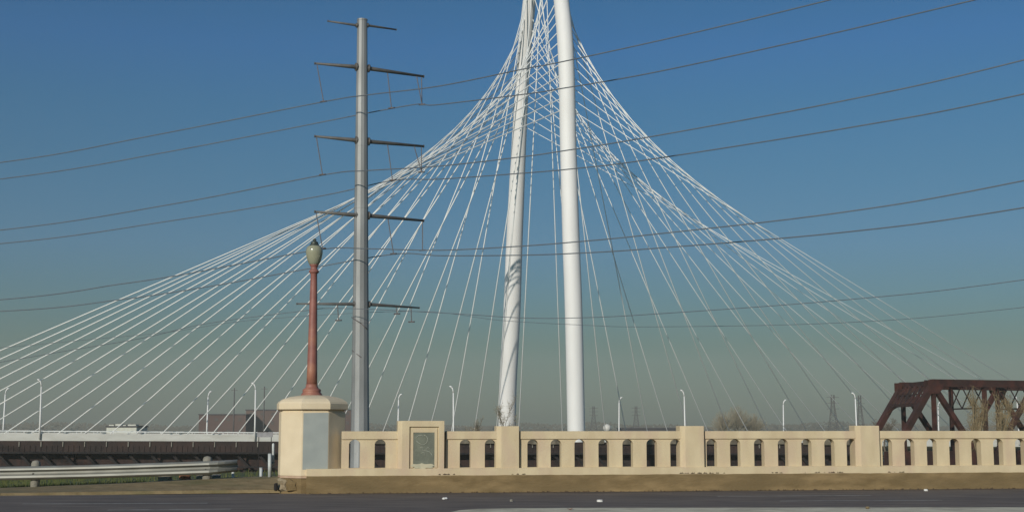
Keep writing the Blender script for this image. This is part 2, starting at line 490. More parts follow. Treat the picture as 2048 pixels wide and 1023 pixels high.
# plaque pillar: frame with a recessed field
pa, pb = ws(803), ws(887)
na = -0.16
ia, ib = ws(817.5), ws(876)
ZP, zi = 1.605, 1.475
pp = MB()
wbox(pa, ia, na, WT + 0.15, 0.535, ZP, pp)
q = [(pa - .09, na + .09), (pa, na), (pa, WT + .15), (pa - .09, WT + .15)]
lo = [wp(x, n, 0.535) for x, n in q]; hi = [wp(x, n, ZP - .004) for x, n in q]
pp.face(hi)
for i in (0, 2, 3): pp.face([lo[i], lo[(i+1) % 4], hi[(i+1) % 4], hi[i]])
wbox(ib, pb, na, WT + 0.15, 0.535, ZP, pp)
wbox(ia, ib, na, WT + 0.15, zi, ZP, pp)
wbox(ia, ib, na + 0.05, WT + 0.15, 0.535, zi, pp)
pil = pp.build('plaque_pillar', M['plaster'], bal)
pil['label'] = 'taller cream pillar with a recessed frame'
ja, jb = ws(825.5), ws(868)
wbox(ia + 0.03, ja, na + 0.028, na + 0.049, 0.56, zi - 0.03).build('moulding', M['plaster'], pil)
wbox(jb, ib - 0.03, na + 0.028, na + 0.049, 0.56, zi - 0.03).build('moulding', M['plaster'], pil)
wbox(ja, jb, na + 0.028, na + 0.049, 1.345, zi - 0.03).build('moulding', M['plaster'], pil)
pq = wbox(ja, jb, na + 0.038, na + 0.047, 0.57, 1.343).build('plaque', M['bronze'], pil)
pq['label'] = 'weathered grey green plaque with pale scrawled loops'
def on_plaque(u, v):
    p = on_line(u, v, WY, T)
    s = (Vector((p.x, p.y, 0)) - WO).dot(WD)
    s = s * (WY + na) / WY
    return wp(s, na + 0.033, p.z)
sc = MB()
for path in ([(831, 874), (835, 870), (842, 869), (844, 873)], [(846, 869), (851, 871), (854, 877), (852, 884), (846, 888), (840, 887), (835, 884), (831, 881)],
             [(838, 893), (845, 893), (843, 899), (850, 900), (857, 902), (862, 908), (864, 916)], [(850, 898), (854, 893), (858, 897)], [(840, 905), (846, 903), (848, 910)]):
    sc.tube([on_plaque(*p) for p in path], 0.006, 5)
sc.build('scrawl', M['scrawl'], pq)
# whitish deposit run down from the plaque foot
lm = MB()
random.seed(3)
pts = []
for k in range(26):
    a = 2*math.pi*k/26
    rr = 1 + 0.25 * random.uniform(-1, 1)
    pts.append((ws(846) + 0.27*rr*math.cos(a), 0.60 + 0.055*rr*math.sin(a)))
lm.face([wp(s, na - 0.004 if z < 0.4 else na + 0.026, z) for s, z in pts])
lm.build('lime_deposit', M['lime'], pil)

# ------------------------------------------------------------------ octagonal end pier
pc = on_line(623, 900, 31.53, T)
pier = empty('end_pier', (pc.x, pc.y, 0.38), 'octagonal cream end pier with domed cap and grey painted face', 'pier')
PR = 0.785
rot = R(-90 - 8.2)
sh = MB()
sh.lathe((pc.x, pc.y, 0), [(PR, 0.385), (PR, 1.80), (PR - 0.03, 1.80), (PR - 0.03, 1.845)], 8, rot, False)
sh.build('shaft', M['plaster_sunlit'], pier, bevel=0.012)
cp = MB()
cp.lathe((pc.x, pc.y, 0), [(0.81, 1.846), (0.845, 1.865), (0.845, 1.985), (0.81, 2.035), (0.73, 2.09), (0.58, 2.14), (0.40, 2.17), (0.27, 2.185)], 8, rot, False)
cp.build('cap', M['plaster_sunlit'], pier)
# grey field on the facet between the corner facing the camera and the next to the right
c0 = Vector((pc.x + PR*math.cos(rot), pc.y + PR*math.sin(rot), 0))
c1 = Vector((pc.x + PR*math.cos(rot + R(45)), pc.y + PR*math.sin(rot + R(45)), 0))
fn = ((c0 + c1) / 2 - Vector((pc.x, pc.y, 0))).normalized() * 0.004
a, b2 = c0.lerp(c1, 0.055), c0.lerp(c1, 0.985)
gp = MB()
zz = (0.50, 1.788)
gp.face([a + fn + Vector((0,0,zz[0]+.03)), b2 + fn + Vector((0,0,zz[0]+.03)), b2 + fn + Vector((0,0,zz[1])), a + fn + Vector((0,0,zz[1]-.01))])
gp.build('painted_panel', M['greypaint'], pier)
# broken footing under the pier
ft = MB()
random.seed(8)
ft.lathe((pc.x, pc.y, 0), [(PR - 0.01, 0.33), (PR + 0.003, 0.34), (PR - 0.004, 0.384)], 8, rot, False)
MB().lathe((pc.x, pc.y, 0), [(PR - .03, -.1), (PR - .05, 0.15), (PR - 0.02, 0.33)], 8, rot, False).build('foundation', M['kerb'], pier)
ft.build('footing', mat('pink_footing', (0.40, 0.27, 0.18), (0.50, 0.36, 0.25), 5, 0.95), pier, bevel=0.01)

def rock(name, c, size, seed, m, label, cat, group=None, sub=2):
    import bmesh
    random.seed(seed)
    bm = bmesh.new()
    bmesh.ops.create_icosphere(bm, subdivisions=sub, radius=0.5)
    ph = [random.uniform(0, 6) for _ in range(6)]
    for v_ in bm.verts:
        p = v_.co
        k = 1 + 0.22 * math.sin(p.x*9 + ph[0]) * math.sin(p.y*8 + ph[1]) + 0.18 * math.sin(p.z*11 + ph[2]) + random.uniform(-0.07, 0.07)
        q = p * k
        v_.co = Vector((max(-.42, min(.42, q.x)) * size[0] * 1.2, max(-.42, min(.42, q.y)) * size[1] * 1.2, max(-.38, min(.40, q.z)) * size[2] * 1.3))
    me = bpy.data.meshes.new(name); bm.to_mesh(me); bm.free(); me.materials.append(m)
    o = bpy.data.objects.new(name, me); o.location = c; o.rotation_euler = (0, 0, random.uniform(-0.3, 0.3))
    col.objects.link(o)
    return tag(o, label, cat, group)
p = at(568, 968, 30.5); rock('concrete_chunk', p, (0.30, 0.4, 0.30), 1, M['rubble'], 'cracked pale concrete chunk under the left corner of the pier', 'rubble', 'broken concrete under the pier')
p = at(590, 969, 30.35); rock('concrete_chunk', p, (0.26, 0.4, 0.30), 5, M['kerb'], 'broken concrete chunk in the middle under the pier', 'rubble', 'broken concrete under the pier')
p = at(607, 967, 30.5); rock('concrete_chunk', p, (0.26, 0.45, 0.36), 9, M['kerb'], 'brown broken concrete block where the kerb begins', 'rubble', 'broken concrete under the pier')
p = at(552, 973, 30.3); rock('concrete_chunk', p, (0.09, 0.1, 0.17), 12, M['black'], 'small black lump at the left foot of the broken concrete', 'rubble', 'broken concrete under the pier')

# ------------------------------------------------------------------ red lamp on the pier
lx, ly = pc.x - 0.02, pc.y
def zv(v, Y=pc.y): return EYE + ray(623, v)[1] * Y
lamp = empty('street_lamp', (lx, ly, 2.185), 'red brown lamp post with a single acorn globe on top of the cream pier', 'lamp')
k = pc.y / F
MB().lathe((lx, ly, 0), [(0.245, 2.18), (0.245, 2.205), (0.235, 2.215), (0.20, zv(783)), (0.215, zv(781)), (0.205, zv(778)), (0.15, zv(775)), (0.13, zv(770)), (0.145, zv(768))], 28).build('base', M['redpaint'], lamp)
MB().lathe((lx, ly, 0), [(0.125, zv(770)), (0.118, zv(740)), (0.105, zv(680)), (0.093, zv(620)), (0.08, zv(565)), (0.076, zv(548)), (0.085, zv(546.5)), (0.115, zv(544.5)), (0.12, zv(542)), (0.10, zv(540)), (0.075, zv(537)), (0.085, zv(532)), (0.11, zv(530)), (0.10, zv(528))], 24).build('column', M['redpaint'], lamp)
MB().lathe((lx, ly, 0), [(0.085, zv(531)), (0.13, zv(526)), (0.17, zv(517)), (0.196, zv(506)), (0.198, zv(500)), (0.18, zv(495)), (0.155, zv(492.5)), (0.10, zv(490.5))], 32).build('globe', M['globe'], lamp)
MB().lathe((lx, ly, 0), [(0.13, zv(492)), (0.125, zv(490.5)), (0.10, zv(489)), (0.085, zv(486)), (0.09, zv(485)), (0.06, zv(482.5)), (0.035, zv(481.5)), (0.03, zv(480.5)), (0.05, zv(479.5)), (0.035, zv(478)), (0.008, zv(476.5))], 20).build('finial', M['finial'], lamp)

# ------------------------------------------------------------------ guardrail
GY = 31.5
gr = empty('guardrail', at(72, 972, GY), 'grey steel W beam guardrail with curved end on the left verge', 'guardrail')
def gpt(u, dv=0):       # beam top height above
    vt = 932.3 + (921 - 932.3) * u / 415.0
    vt += 1.2 * math.sin(max(0, min(1, u/415)) * math.pi)
    return vt + dv
wprof = [(0.0, 0), (-0.04, 0.01), (-0.095, 0.045), (-0.10, 0.085), (0.01, 0.135), (0.01, 0.175), (-0.095, 0.215), (-0.10, 0.26), (-0.04, 0.30), (0.0, 0.311)]
us = [-900, -600, -300, -100] + [i * 30 for i in range(0, 15)] + [436, 448, 458, 463, 466]
beam = MB(); prev = None
for u in us:
    Y = GY
    lift = 0; sc_ = 1.0
    if u > 420:
        tt = (u - 420) / 46.0
        Y = GY + 0.55 * tt * tt
        lift = 0.02 * tt; sc_ = 1 - 0.1 * tt
    top = at(u, gpt(min(u, 420)), GY)
    xx = at(u, 930, GY).x
    if u < 0: top.z = at(0, gpt(0), GY).z
    row = [Vector((xx, Y + py, top.z + lift - dz * sc_)) for py, dz in wprof]
    if prev:
        for j in range(len(row) - 1):
            beam.face([prev[j], row[j], row[j+1], prev[j+1]], True)
            beam.face([prev[j+1] + Vector((0,.006,0)), row[j+1] + Vector((0,.006,0)), row[j] + Vector((0,.006,0)), prev[j] + Vector((0,.006,0))], True)
    prev = row
beam.build('beam', M['rail_metal'], gr)
for u, vt in ((72, 919.5), (415, 911), (-271, 930), (-614, 938)):
    t_ = at(u, vt, GY + 0.14)
    if u < 0: t_.z = at(72, 919.5, GY).z
    m_ = MB()
    m_.tube([(t_.x, GY + 0.15, -0.25), (t_.x, GY + 0.15, t_.z - 0.07), (t_.x, GY + 0.15, t_.z - 0.02), (t_.x, GY + 0.15, t_.z)], [0.105, 0.105, 0.08, 0.02], 14)
    m_.build('post', M['post'], gr)
    MB().tube([(t_.x, GY - 0.03, t_.z - 0.31), (t_.x, GY + 0.02, t_.z - 0.31)], 0.02, 8).build('bolt', M['black'], gr)

# short white posts near the end
def stub(name, u, v0, v1, Y, r, label, cat, group=None):
    a, b2 = at(u, v0, Y), at(u, v1, Y)
    m_ = MB().tube([Vector((b2.x, b2.y, -.3)), b2, a], r, 12)
    m_.tube([a, a + Vector((0, 0, 0.012))], r * 1.18, 12)
    return tag(m_.build(name, M['white_post'], None), label, cat, group)
M['white_post'] = mat('white_post_paint', (0.42, 0.44, 0.43), (0.55, 0.57, 0.56), 6, 0.6)
stub('marker_post', 466, 936, 955, 32.3, 0.034, 'short pale post right beside the curved end of the guardrail', 'post', 'short posts past the guardrail')
stub('marker_post', 522, 935, 953, 34.0, 0.04, 'short grey post standing alone in the gap between guardrail and pier', 'post', 'short posts past the guardrail')
mp_ = empty('pipe_post', at(540, 951, 31.9), 'tall white two piece pipe post just left of the pier', 'post')
MB().tube([at(539.5, 953, 31.9), at(539.5, 906, 31.9)], 0.042, 14).build('lower_pipe', M['white_post'], mp_)
MB().tube([at(546.5, 930, 32.05), at(546.5, 887, 32.05), at(546, 885.5, 32.05)], [0.028, 0.03, 0.015], 12).build('upper_pipe', M['white_post'], mp_)
MB().tube([at(539.5, 925, 31.9), at(547, 925, 32.05)], 0.02, 8).build('clamp', M['rail_metal'], mp_)

# rubble and weeds below the rail
for i, (u, v, sx, m_, lb) in enumerate(((330, 956, .32, 'rubble', 'pale flat stone under the guardrail, left of the orange one'), (369, 954.5, .26, 'orange', 'orange brick lump lying under the guardrail'), (402, 954, .22, 'rubble', 'pale stone under the guardrail just right of the orange lump'), (432, 953, .2, 'post', 'small grey stone under the end of the guardrail'))):
    rock('stone', at(u, v, 32.4), (sx, 0.25, 0.13), 20 + i, M[m_], lb, 'stone', 'stones under the guardrail')
random.seed(21)
wd = MB(); wd.keep = True
for i in range(5200):
    u = random.uniform(-260, 300) if random.random() < .8 else random.uniform(300, 560)
    Y = random.uniform(32.6, 47)
    p = at(u, 950, Y); z0 = -0.14
    h = random.uniform(.06, .22) * (1.3 if u < 160 else 1)
    dx, dy = random.uniform(-.06, .06), random.uniform(-.05, .05)
    wv = random.uniform(.008, .02)
    wd.face([(p.x - wv, Y, z0), (p.x + wv, Y, z0), (p.x + dx, Y + dy, z0 + h)])
for i in range(1500):
    u = random.uniform(-200, 290); Y = random.uniform(31.9, 32.6)
    p = at(u, 950, Y); h = random.uniform(.04, .14)
    z0 = at(u, 974 - 11 * max(0, min(1, u/300)), Y).z - .06
    wd.face([(p.x - .01, Y, z0), (p.x + .012, Y, z0), (p.x + random.uniform(-.05, .05), Y, z0 + h)])
tag(wd.build('grass', M['blade']), 'green and straw coloured grass growing behind the guardrail', 'grass', kind='stuff')

# ------------------------------------------------------------------ litter on the road
def litter(u, v, m_, sz, seed, label):
    Y = EYE / -ray(u, v)[1]
    p = at(u, v, Y); p.z = 0.016
    rock('litter', p, (sz, sz * 1.2, 0.05), seed, M[m_], label, 'litter', 'litter scattered on the road', sub=2)
litter(671, 986, 'litter_y', .11, 31, 'yellow crumpled wrapper on the road before the grey painted pier face')
litter(890, 997.5, 'litter', .12, 32, 'white paper scrap on the road, below the gap right of the plaque pillar')
litter(946, 979.5, 'litter', .09, 33, 'small white scrap against the kerb between plaque pillar and next pilaster')
litter(1075, 981.5, 'litter', .09, 34, 'small white scrap by the kerb, just right of the first plain pilaster')
litter(1023, 1001.5, 'post', .06, 35, 'tiny grey scrap out on the road below the first plain pilaster')
litter(1200, 1002, 'litter', .12, 36, 'white paper scrap on the road close to the pale median')
litter(1852, 980.5, 'litter', .09, 37, 'cream scrap on the road near the kerb beneath the truss bridge')
litter(1981, 971.5, 'litter', .09, 38, 'white scrap against the kerb at far right')
lf = MB()
for sx in (-1, 1):
    p = at(1140, 1019, 21.9); p.z = 0.156
    lf.face([p + Vector((0, -.07, 0)), p + Vector((sx*.05, -.01, .022)), p + Vector((sx*.035, .05, .02)), p + Vector((0, .08, .004))])
tag(lf.build('fallen_leaf', M['orange']), 'orange dry leaf on the pale median edge', 'leaf')
p = at(1735, 1012.5, 22.2); p.z = 0.17
rock('pebble', p, (.06, .07, .04), 40, M['verge'], 'small dark stone on the pale median edge', 'stone')

dl = MB(); dl.keep = True
random.seed(55)
nk = -(WY - KY) * WN.y
for uc, n_, spr in ((893, 26, .12), (1030, 8, .1), (1385, 30, .3), (1412, 22, .2), (1546, 10, .1), (1650, 34, .2), (1790, 12, .2)):
    for i in range(n_):
        s_ = ws(uc) + random.gauss(0, spr); h = random.uniform(.01, .035)
        p = wp(s_, nk + random.uniform(0.005, .03), KTOP)
        d = WD * random.uniform(.015, .04)
        dl.face([p - d, p + d, p + Vector((0, 0, h)) + d * .3])
for i in range(260):
    s_ = random.uniform(ws(620), ws(2048)); p = wp(s_, nk - random.uniform(.03, .22), .012)
    d = WD * random.uniform(.008, .03)
    dl.face([p - d, p + d, p + Vector((random.uniform(-.01, .01), -.01, random.uniform(.008, .03)))])
tag(dl.build('leaf_litter', M['joint']), 'dark dead leaves and crumbs along the top and foot of the kerb', 'dead leaves', kind='stuff')

# ------------------------------------------------------------------ steel transmission pole
PY = 104.0
GZ = -4.3
base = at(720, 860, PY)
tp = empty('transmission_pole', (base.x, PY, GZ), 'tall grey steel power pole with five levels of arms behind the wall', 'power pole')
top = at(724.5, 42, PY)
pr_b, pr_t = 18.2 * PY / F, 10.4 * PY / F
lv = [Vector((base.x, PY, GZ)), base, base.lerp(top, .5), top]
def pole_at(v):
    t = (v - 860) / (42 - 860)
    return base.lerp(top, t), pr_b + (pr_t - pr_b) * t
MB().tube([Vector((base.x, PY, GZ)), base, base.lerp(top, .25), base.lerp(top, .5), base.lerp(top, .75), top], [pr_b * 1.08, pr_b, pr_b + (pr_t-pr_b)*.25, (pr_b+pr_t)/2, pr_b + (pr_t-pr_b)*.75, pr_t], 12, smooth=False).build('shaft', M['galv'], tp)
MB().tube([top, top + Vector((0, 0, .12))], pr_t * 1.06, 12, smooth=False).build('cap', M['galv'], tp)
for v in (652, 425, 300):
    c, r_ = pole_at(v)
    MB().tube([c, c + Vector((0, 0, .10))], r_ * 1.03, 12, smooth=False).build('joint_band', M['galv'], tp)
AX = Vector((.915, .403, 0))
def axY(u):           # depth of a point on an arm seen at column u
    x = ray(u, 400)[0]
    # (base.x + AX.x k) = x (PY + AX.y k)
    kk = (x * PY - base.x) / (AX.x - x * AX.y)
    return PY + AX.y * kk
def arm(u0, v0, u1, v1, r0, r1):   # from pole outwards
    a, b2 = at(u0, v0, axY(u0)), at(u1, v1, axY(u1))
    d = (b2 - a).normalized()
    m_ = MB().tube([a - d*.25, a + d * .05, b2], [r0, r0, r1], 10)
    m_.tube([a - d*.05, a + d*.08], r0 * 1.9, 10)
    m_.tube([b2, b2 + d * .04], r1 * 1.5, 8)
    m_.build('cross_arm', M['arm'], tp)
arm(714, 51, 656, 42.5, .10, .06); arm(735, 51, 792, 59.5, .10, .06)
for vl0, vl1, vr0, vr1 in ((134, 127, 137, 153), (280.5, 272.5, 283, 292.5), (430, 423, 431, 441)):
    arm(713, vl0, 630, vl1, .17, .08)
    arm(737, vr0, 847, vr1, .17, .09)
arm(709, 607.5, 594, 607, .13, .06); arm(738, 608, 838, 615, .14, .06)
def ins(u0, v0, u1, v1, r=.05):
    Y = axY(u0)
    a, b2 = at(u0, v0, Y), at(u1, v1, Y)
    n = max(4, int((a - b2).length / .16))
    pts, rad = [], []
    for i in range(n * 2 + 1):
        pts.append(a.lerp(b2, i / (n * 2))); rad.append(r if i % 2 else r * .5)
    m_ = MB().tube(pts, rad, 7)
    m_.tube([b2 + Vector((-.25, .1, 0)), b2 + Vector((.25, -.1, 0))], .06, 6)
    m_.build('insulator_string', M['insul'], tp)
for q in ((634, 130, 647, 203), (775, 146, 783, 216), (843, 152, 844, 209), (833, 151, 844, 209),
          (633, 275, 645, 349), (775, 289, 785, 360), (843, 292, 843, 344), (828, 291, 843, 344),
          (632, 424, 645, 496), (776, 438, 787, 507), (845, 441, 845, 500),
          (675, 609, 677, 640), (822, 614, 823, 643), (792, 612, 794, 627)):
    ins(*q)

for ua, va, ub, vb in ((703, 634, 722, 646), (722, 646, 735, 658), (704, 700, 733, 722)):
    MB().tube([at(ua, va, PY - .62 if ua > 706 else PY - .3), at((ua+ub)/2, (va+vb)/2, PY - pr_b - .02), at(ub, vb, PY - .62 if ub < 732 else PY - .3)], .035, 6).build('strap', M['insul'], tp)

# overhead conductors
def spline(P, n=10):
    o = []
    Q = [P[0] * 2 - P[1]] + P + [P[-1] * 2 - P[-2]]
    for i in range(1, len(Q) - 2):
        for j in range(n):
            t = j / n
            o.append(0.5 * ((2*Q[i]) + (Q[i+1]-Q[i-1])*t + (2*Q[i-1]-5*Q[i]+4*Q[i+1]-Q[i+2])*t*t + (-Q[i-1]+3*Q[i]-3*Q[i+1]+Q[i+2])*t**3))
    o.append(P[-1]); return o
def wire(pts, label, r=.042):
    uL, uM, uR = pts[0][0], [p for p in pts if len(p) == 3][0][0], pts[-1][0]
    def dep(u, ends):
        if u <= ends[1][0]: a, b2 = ends[0], ends[1]
        else: a, b2 = ends[1], ends[2]
        t = (u - a[0]) / (b2[0] - a[0])
        return 1 / ((1 - t) / a[1] + t / b2[1])
    mid = [p for p in pts if len(p) == 3][0]
    ends = [(-100, mid[2] + 9), (mid[0], mid[2]), (2100, 76)]
    P = [at(p[0], p[1], dep(p[0], ends)) for p in pts]
    d0, d1 = (P[0] - P[1]).normalized(), (P[-1] - P[-2]).normalized()
    P = [P[0] + d0 * 70 + Vector((0, 0, 9)), P[0] + d0 * 30 + Vector((0, 0, 1.8))] + P + [P[-1] + d1 * 25 + Vector((0, 0, 1)), P[-1] + d1 * 60 + Vector((0, 0, 5))]
    m_ = MB().tube(spline(P, 8), r, 6)
    tag(m_.build('power_line', M['wire']), label, 'power line', 'overhead power lines')
g5 = 105.5
wire([(0, 325), (300, 272), (645, 204, 102.6), (735, 190), (880, 172), (1048, 138), (1118, 125), (1298, 86), (1480, 44), (1660, 0), (1900, -60)], 'topmost power line, hung left of the pole and leaving at the top edge')
wire([(0, 358), (350, 301), (783, 217, g5), (845, 210), (880, 209), (1053, 188), (1118, 178), (1298, 147), (1600, 82), (1950, 0), (2100, -36)], 'second power line from the top, hung right of the pole at its highest long arm')
wire([(0, 460), (350, 407), (645, 350, 102.6), (735, 341), (880, 332), (1048, 313), (1118, 303), (1298, 274), (1680, 203), (2048, 120)], 'third power line from the top, hung left of the pole from the middle arm')
wire([(0, 487), (350, 440), (640, 392), (785, 361, g5), (880, 358), (1048, 346), (1150, 337), (1298, 319), (1700, 255), (2048, 188)], 'fourth power line from the top, hung right of the pole from the middle arm')
wire([(0, 599), (238, 568), (346, 552), (450, 533), (645, 498, 102.6), (735, 497), (880, 500), (1041, 492), (1156, 483), (1300, 469), (1680, 425), (2048, 361)], 'fifth power line from the top, hung left of the pole from the lowest long arm')
wire([(0, 622), (238, 599), (427, 571), (600, 540), (787, 508, g5), (880, 511), (1041, 510), (1156, 506), (1300, 497), (1680, 465), (2048, 415)], 'sixth power line from the top, hung right of the pole from the lowest long arm')
wire([(200, 690), (405, 648), (600, 622), (677, 616, 102.6), (880, 625), (1041, 635), (1156, 635), (1300, 628), (1680, 600), (2048, 559)], 'second lowest power line sagging past the thin bottom arm', .026)
wire([(250, 672), (500, 640), (822, 622, g5), (1000, 640), (1156, 649), (1300, 653), (1680, 645), (2048, 614)], 'lowest faint power line sagging from the bottom arm', .018)

# ------------------------------------------------------------------ cable-stayed bridge
TH = R(15)
D = Vector((math.cos(TH), math.sin(TH), 0))         # along the deck
Nn = Vector((-math.sin(TH), math.cos(TH), 0))       # across, away from the camera
C0 = at(1081, 860, 305.0); C0.z = 0
def bp(s, n, z): p = C0 + D*s + Nn*n; return Vector((p.x, p.y, z))
def deckz(s): return -1.95 - 0.0085 * max(-230, min(110, s))
cb = empty('cable_stayed_bridge', bp(0, 0, -6), 'white cable stayed bridge with tall arch pylon and fanned cables', 'bridge')
def hit_plane(u, v):     # on the vertical plane of the arch
    x, z = ray(u, v)
    # C0 + Nn t ; X = x Y
    t = (x * C0.y - C0.x) / (Nn.x - x * Nn.y)
    Y = C0.y + Nn.y * t
    return t, EYE + z * Y, Y
near_px = [(1152.5, 860, 17.7), (1147.5, 630, 17.7), (1142.5, 492, 17.5), (1139.6, 400, 17.1), (1136, 274, 16.8), (1133.5, 156, 16.6), (1130, 78, 16.5), (1122.5, 0, 15.8)]
far_px = [(1014, 860, 17.5), (1016, 768, 17.4), (1023.5, 630, 17.2), (1028.5, 492, 16.7), (1032.5, 400, 16), (1038.5, 274, 14.8), (1045, 156, 13.8), (1051, 78, 14), (1059, 0, 13.5)]
nearT = [hit_plane(u, v) + (r,) for u, v, r in near_px]
farT = [hit_plane(u, v) + (r,) for u, v, r in far_px]
ap_t = (nearT[-1][0] + farT[-1][0]) / 2
seq = [(nearT[0][0] - .6, -7.0, nearT[0][3] * nearT[0][2] / F)] + [(t, z, r*Y/F) for t, z, Y, r in nearT]
tn, zn, rn = seq[-1]
tf, zf, rf = farT[-1][0], farT[-1][1], farT[-1][3] * farT[-1][2] / F
seq += [(tn * .72 + ap_t * .28, zn + 11, rn * .97), (tn * .4 + ap_t * .6, zn + 20, rn * .95), (ap_t, 122.5, rn * .93), (tf * .4 + ap_t * .6, 119.5, rf), (tf * .75 + ap_t * .25, zf + 8.5, rf)]
seq += [(t, z, r*Y/F) for t, z, Y, r in reversed(farT)] + [(farT[0][0] + .6, -7.0, farT[0][3] * farT[0][2] / F)]
P3 = spline([Vector((t, z, r)) for t, z, r in seq], 6)
MB().tube([bp(0, p.x, p.y) for p in P3], [p.z for p in P3], 28).build('arch_pylon', M['white'], cb)
half = len(P3) // 2
apex_i = max(range(len(P3)), key=lambda i: P3[i].y)
def leg_point(near, z):
    rng = range(0, apex_i + 1) if near else range(len(P3) - 1, apex_i - 1, -1)
    best = min(rng, key=lambda i: abs(P3[i].y - z))
    lst = list(rng)
    for a, b2 in zip(lst, lst[1:]):
        z0, z1 = P3[a].y, P3[b2].y
        if z0 <= z <= z1:
            t = (z - z0) / max(1e-6, z1 - z0)
            return P3[a].x + (P3[b2].x - P3[a].x) * t, z
    return P3[best].x, P3[best].y
# deck
dk = MB(); par_n = MB(); par_f = MB(); under = MB()
S = [-420 + i * 12 for i in range(56)]
HW = 18.0
for a, b2 in zip(S, S[1:]):
    za, zb = deckz(a), deckz(b2)
    dk.face([bp(a, -HW, za), bp(b2, -HW, zb), bp(b2, HW, zb), bp(a, HW, za)])
    for (n0, z0), (n1, z1) in (((-HW, -.01), (-HW, -.62)), ((-HW, -.62), (-HW + 7, -2.0)), ((-HW + 7, -2.0), (HW - 7, -2.0)), ((HW - 7, -2.0), (HW, -.62)), ((HW, -.62), (HW, -.01))):
        under.face([bp(a, n0, za + z0), bp(a, n1, za + z1), bp(b2, n1, zb + z1), bp(b2, n0, zb + z0)])
    for mb, n in ((par_n, -HW - .12), (par_f, HW + .12)):
        lo, hi = -.55, 1.0
        q = [(n - .14, lo), (n + .14, lo), (n + .10, hi), (n - .10, hi)]
        for (n0, z0), (n1, z1) in zip(q, q[1:] + q[:1]):
            mb.face([bp(a, n0, za + z0), bp(b2, n0, zb + z0), bp(b2, n1, zb + z1), bp(a, n1, za + z1)])
dk.build('deck', M['deckroad'], cb)
under.build('girder', M['white'], cb)
par_n.build('parapet', M['parapet'], cb)
par_f.build('parapet', M['parapet'], cb)
rl = MB()
for n in (-HW - .12, HW + .12, -1.4, 1.4):
    for i in range(0, 160):
        s_ = -320 + i * 3.2
        z = deckz(s_)
        rl.beam(bp(s_, n, z + 1.0), bp(s_, n, z + 1.38), .07, .07, D)
    rl.beam(bp(-320, n, deckz(-320) + 1.4), bp(-230, n, deckz(-230) + 1.4), .07, .07)
    rl.beam(bp(-230, n, deckz(-230) + 1.4), bp(110, n, deckz(110) + 1.4), .07, .07)
    rl.beam(bp(110, n, deckz(110) + 1.4), bp(190, n, deckz(110) + 1.4), .07, .07)
rl.build('railing', M['cable'], cb)
for s_ in (-360, -290, -220, -150, -82, 82, 150, 220):
    z = deckz(s_)
    for n in (-8, 8): MB().tube([bp(s_, n, -6), bp(s_, n * .8, z - 2.0)], 1.0, 12).build('support', M['parapet'], cb)
def zat(i, near):
    if near:
        return 70.0 + 1.36 * (29 - i) if i >= 9 else 97.2 + 2.9 * (9 - i)
    return 75.0 + 1.33 * (28 - i) if i >= 8 else 101.6 + 2.6 * (8 - i)
for side in (-1, 1):
    for i in range(1, 30):
        near = (i % 2 == 1) and i >= 3
        s_ = side * 5.23 * i
        if i <= 1: t, z = ap_t + (.5 if side > 0 else -.5), 121.3
        else: t, z = leg_point(near, zat(i, near))
        a = bp(s_, 0, deckz(s_) + .2)
        b2 = bp(0, t, z)
        r = .120 if side < 0 else .104 - .001 * i
        MB().tube([a, b2], r, 7).build('stay_cable', M['cable'], cb)

# deck lamps
def lampproto(label, arm_dir, h):
    o = empty('deck_lamp', (0, 0, 0), label, 'lamp')
    lean = arm_dir * 0.25
    MB().tube([(0, 0, 0), (0.0, 0, h * .3), (lean * .3, 0, h * .88)], [.19, .17, .13], 10).build('pole', M['white'], o)
    m_ = MB().tube([(lean * .3, 0, h * .88), (lean * .6, 0, h * .93), (lean * 1.2, 0, h * .965), (lean * 2.4, 0, h * .99)], [.13, .12, .14, .16], 8)
    m_.build('arm', M['white'], o)
    m_ = MB().tube([(lean * 1.6, 0, h * .985), (lean * 3.6, 0, h * 1.0)], [.2, .12], 8)
    m_.build('lamp_head', M['white'], o)
    return o
def at_deck(u, n):
    q = bp(0, n, 0)
    x = ray(u, 850)[0]
    s_ = (x * q.y - q.x) / (D.x - x * D.y)
    p = bp(s_, n, deckz(s_)); return p
nearL = [(80, 'near row white deck lamp standing far left above the guardrail'), (510, 'near row white deck lamp just left of the domed pier'), (907, 'near row white deck lamp between the plaque pillar and the next pilaster'),
         (1370, 'near row white deck lamp rising behind the pilaster right of the arch'), (1713, 'near row white deck lamp just left of the rusty truss'), (2037, 'near row white deck lamp seen through the rusty truss at the right edge')]
farL = [(7, 'far row white deck lamp at the left edge of the picture'), (414, 'far row white deck lamp before the brick building'), (796, 'far row white deck lamp rising at the left edge of the plaque pillar'),
        (1238, 'far row white deck lamp next to the white round tank'), (1567, 'far row white deck lamp right of the wide bare tree'), (1877, 'far row white deck lamp seen between the truss members')]
for rows_, n, ad, h, grp in ((nearL, -HW - .5, -1, 11.5, 'lamps along the near edge of the bridge deck'), (farL, HW + .5, 1, 10.6, 'lamps along the far edge of the bridge deck')):
    proto = None
    for u, lb in rows_:
        if proto is None: o = proto = lampproto(lb, ad, h)
        else: o = copy_tree(proto)
        o['label'] = lb; o['group'] = grp
        o.location = at_deck(u, n) + Vector((0, 0, -.1))

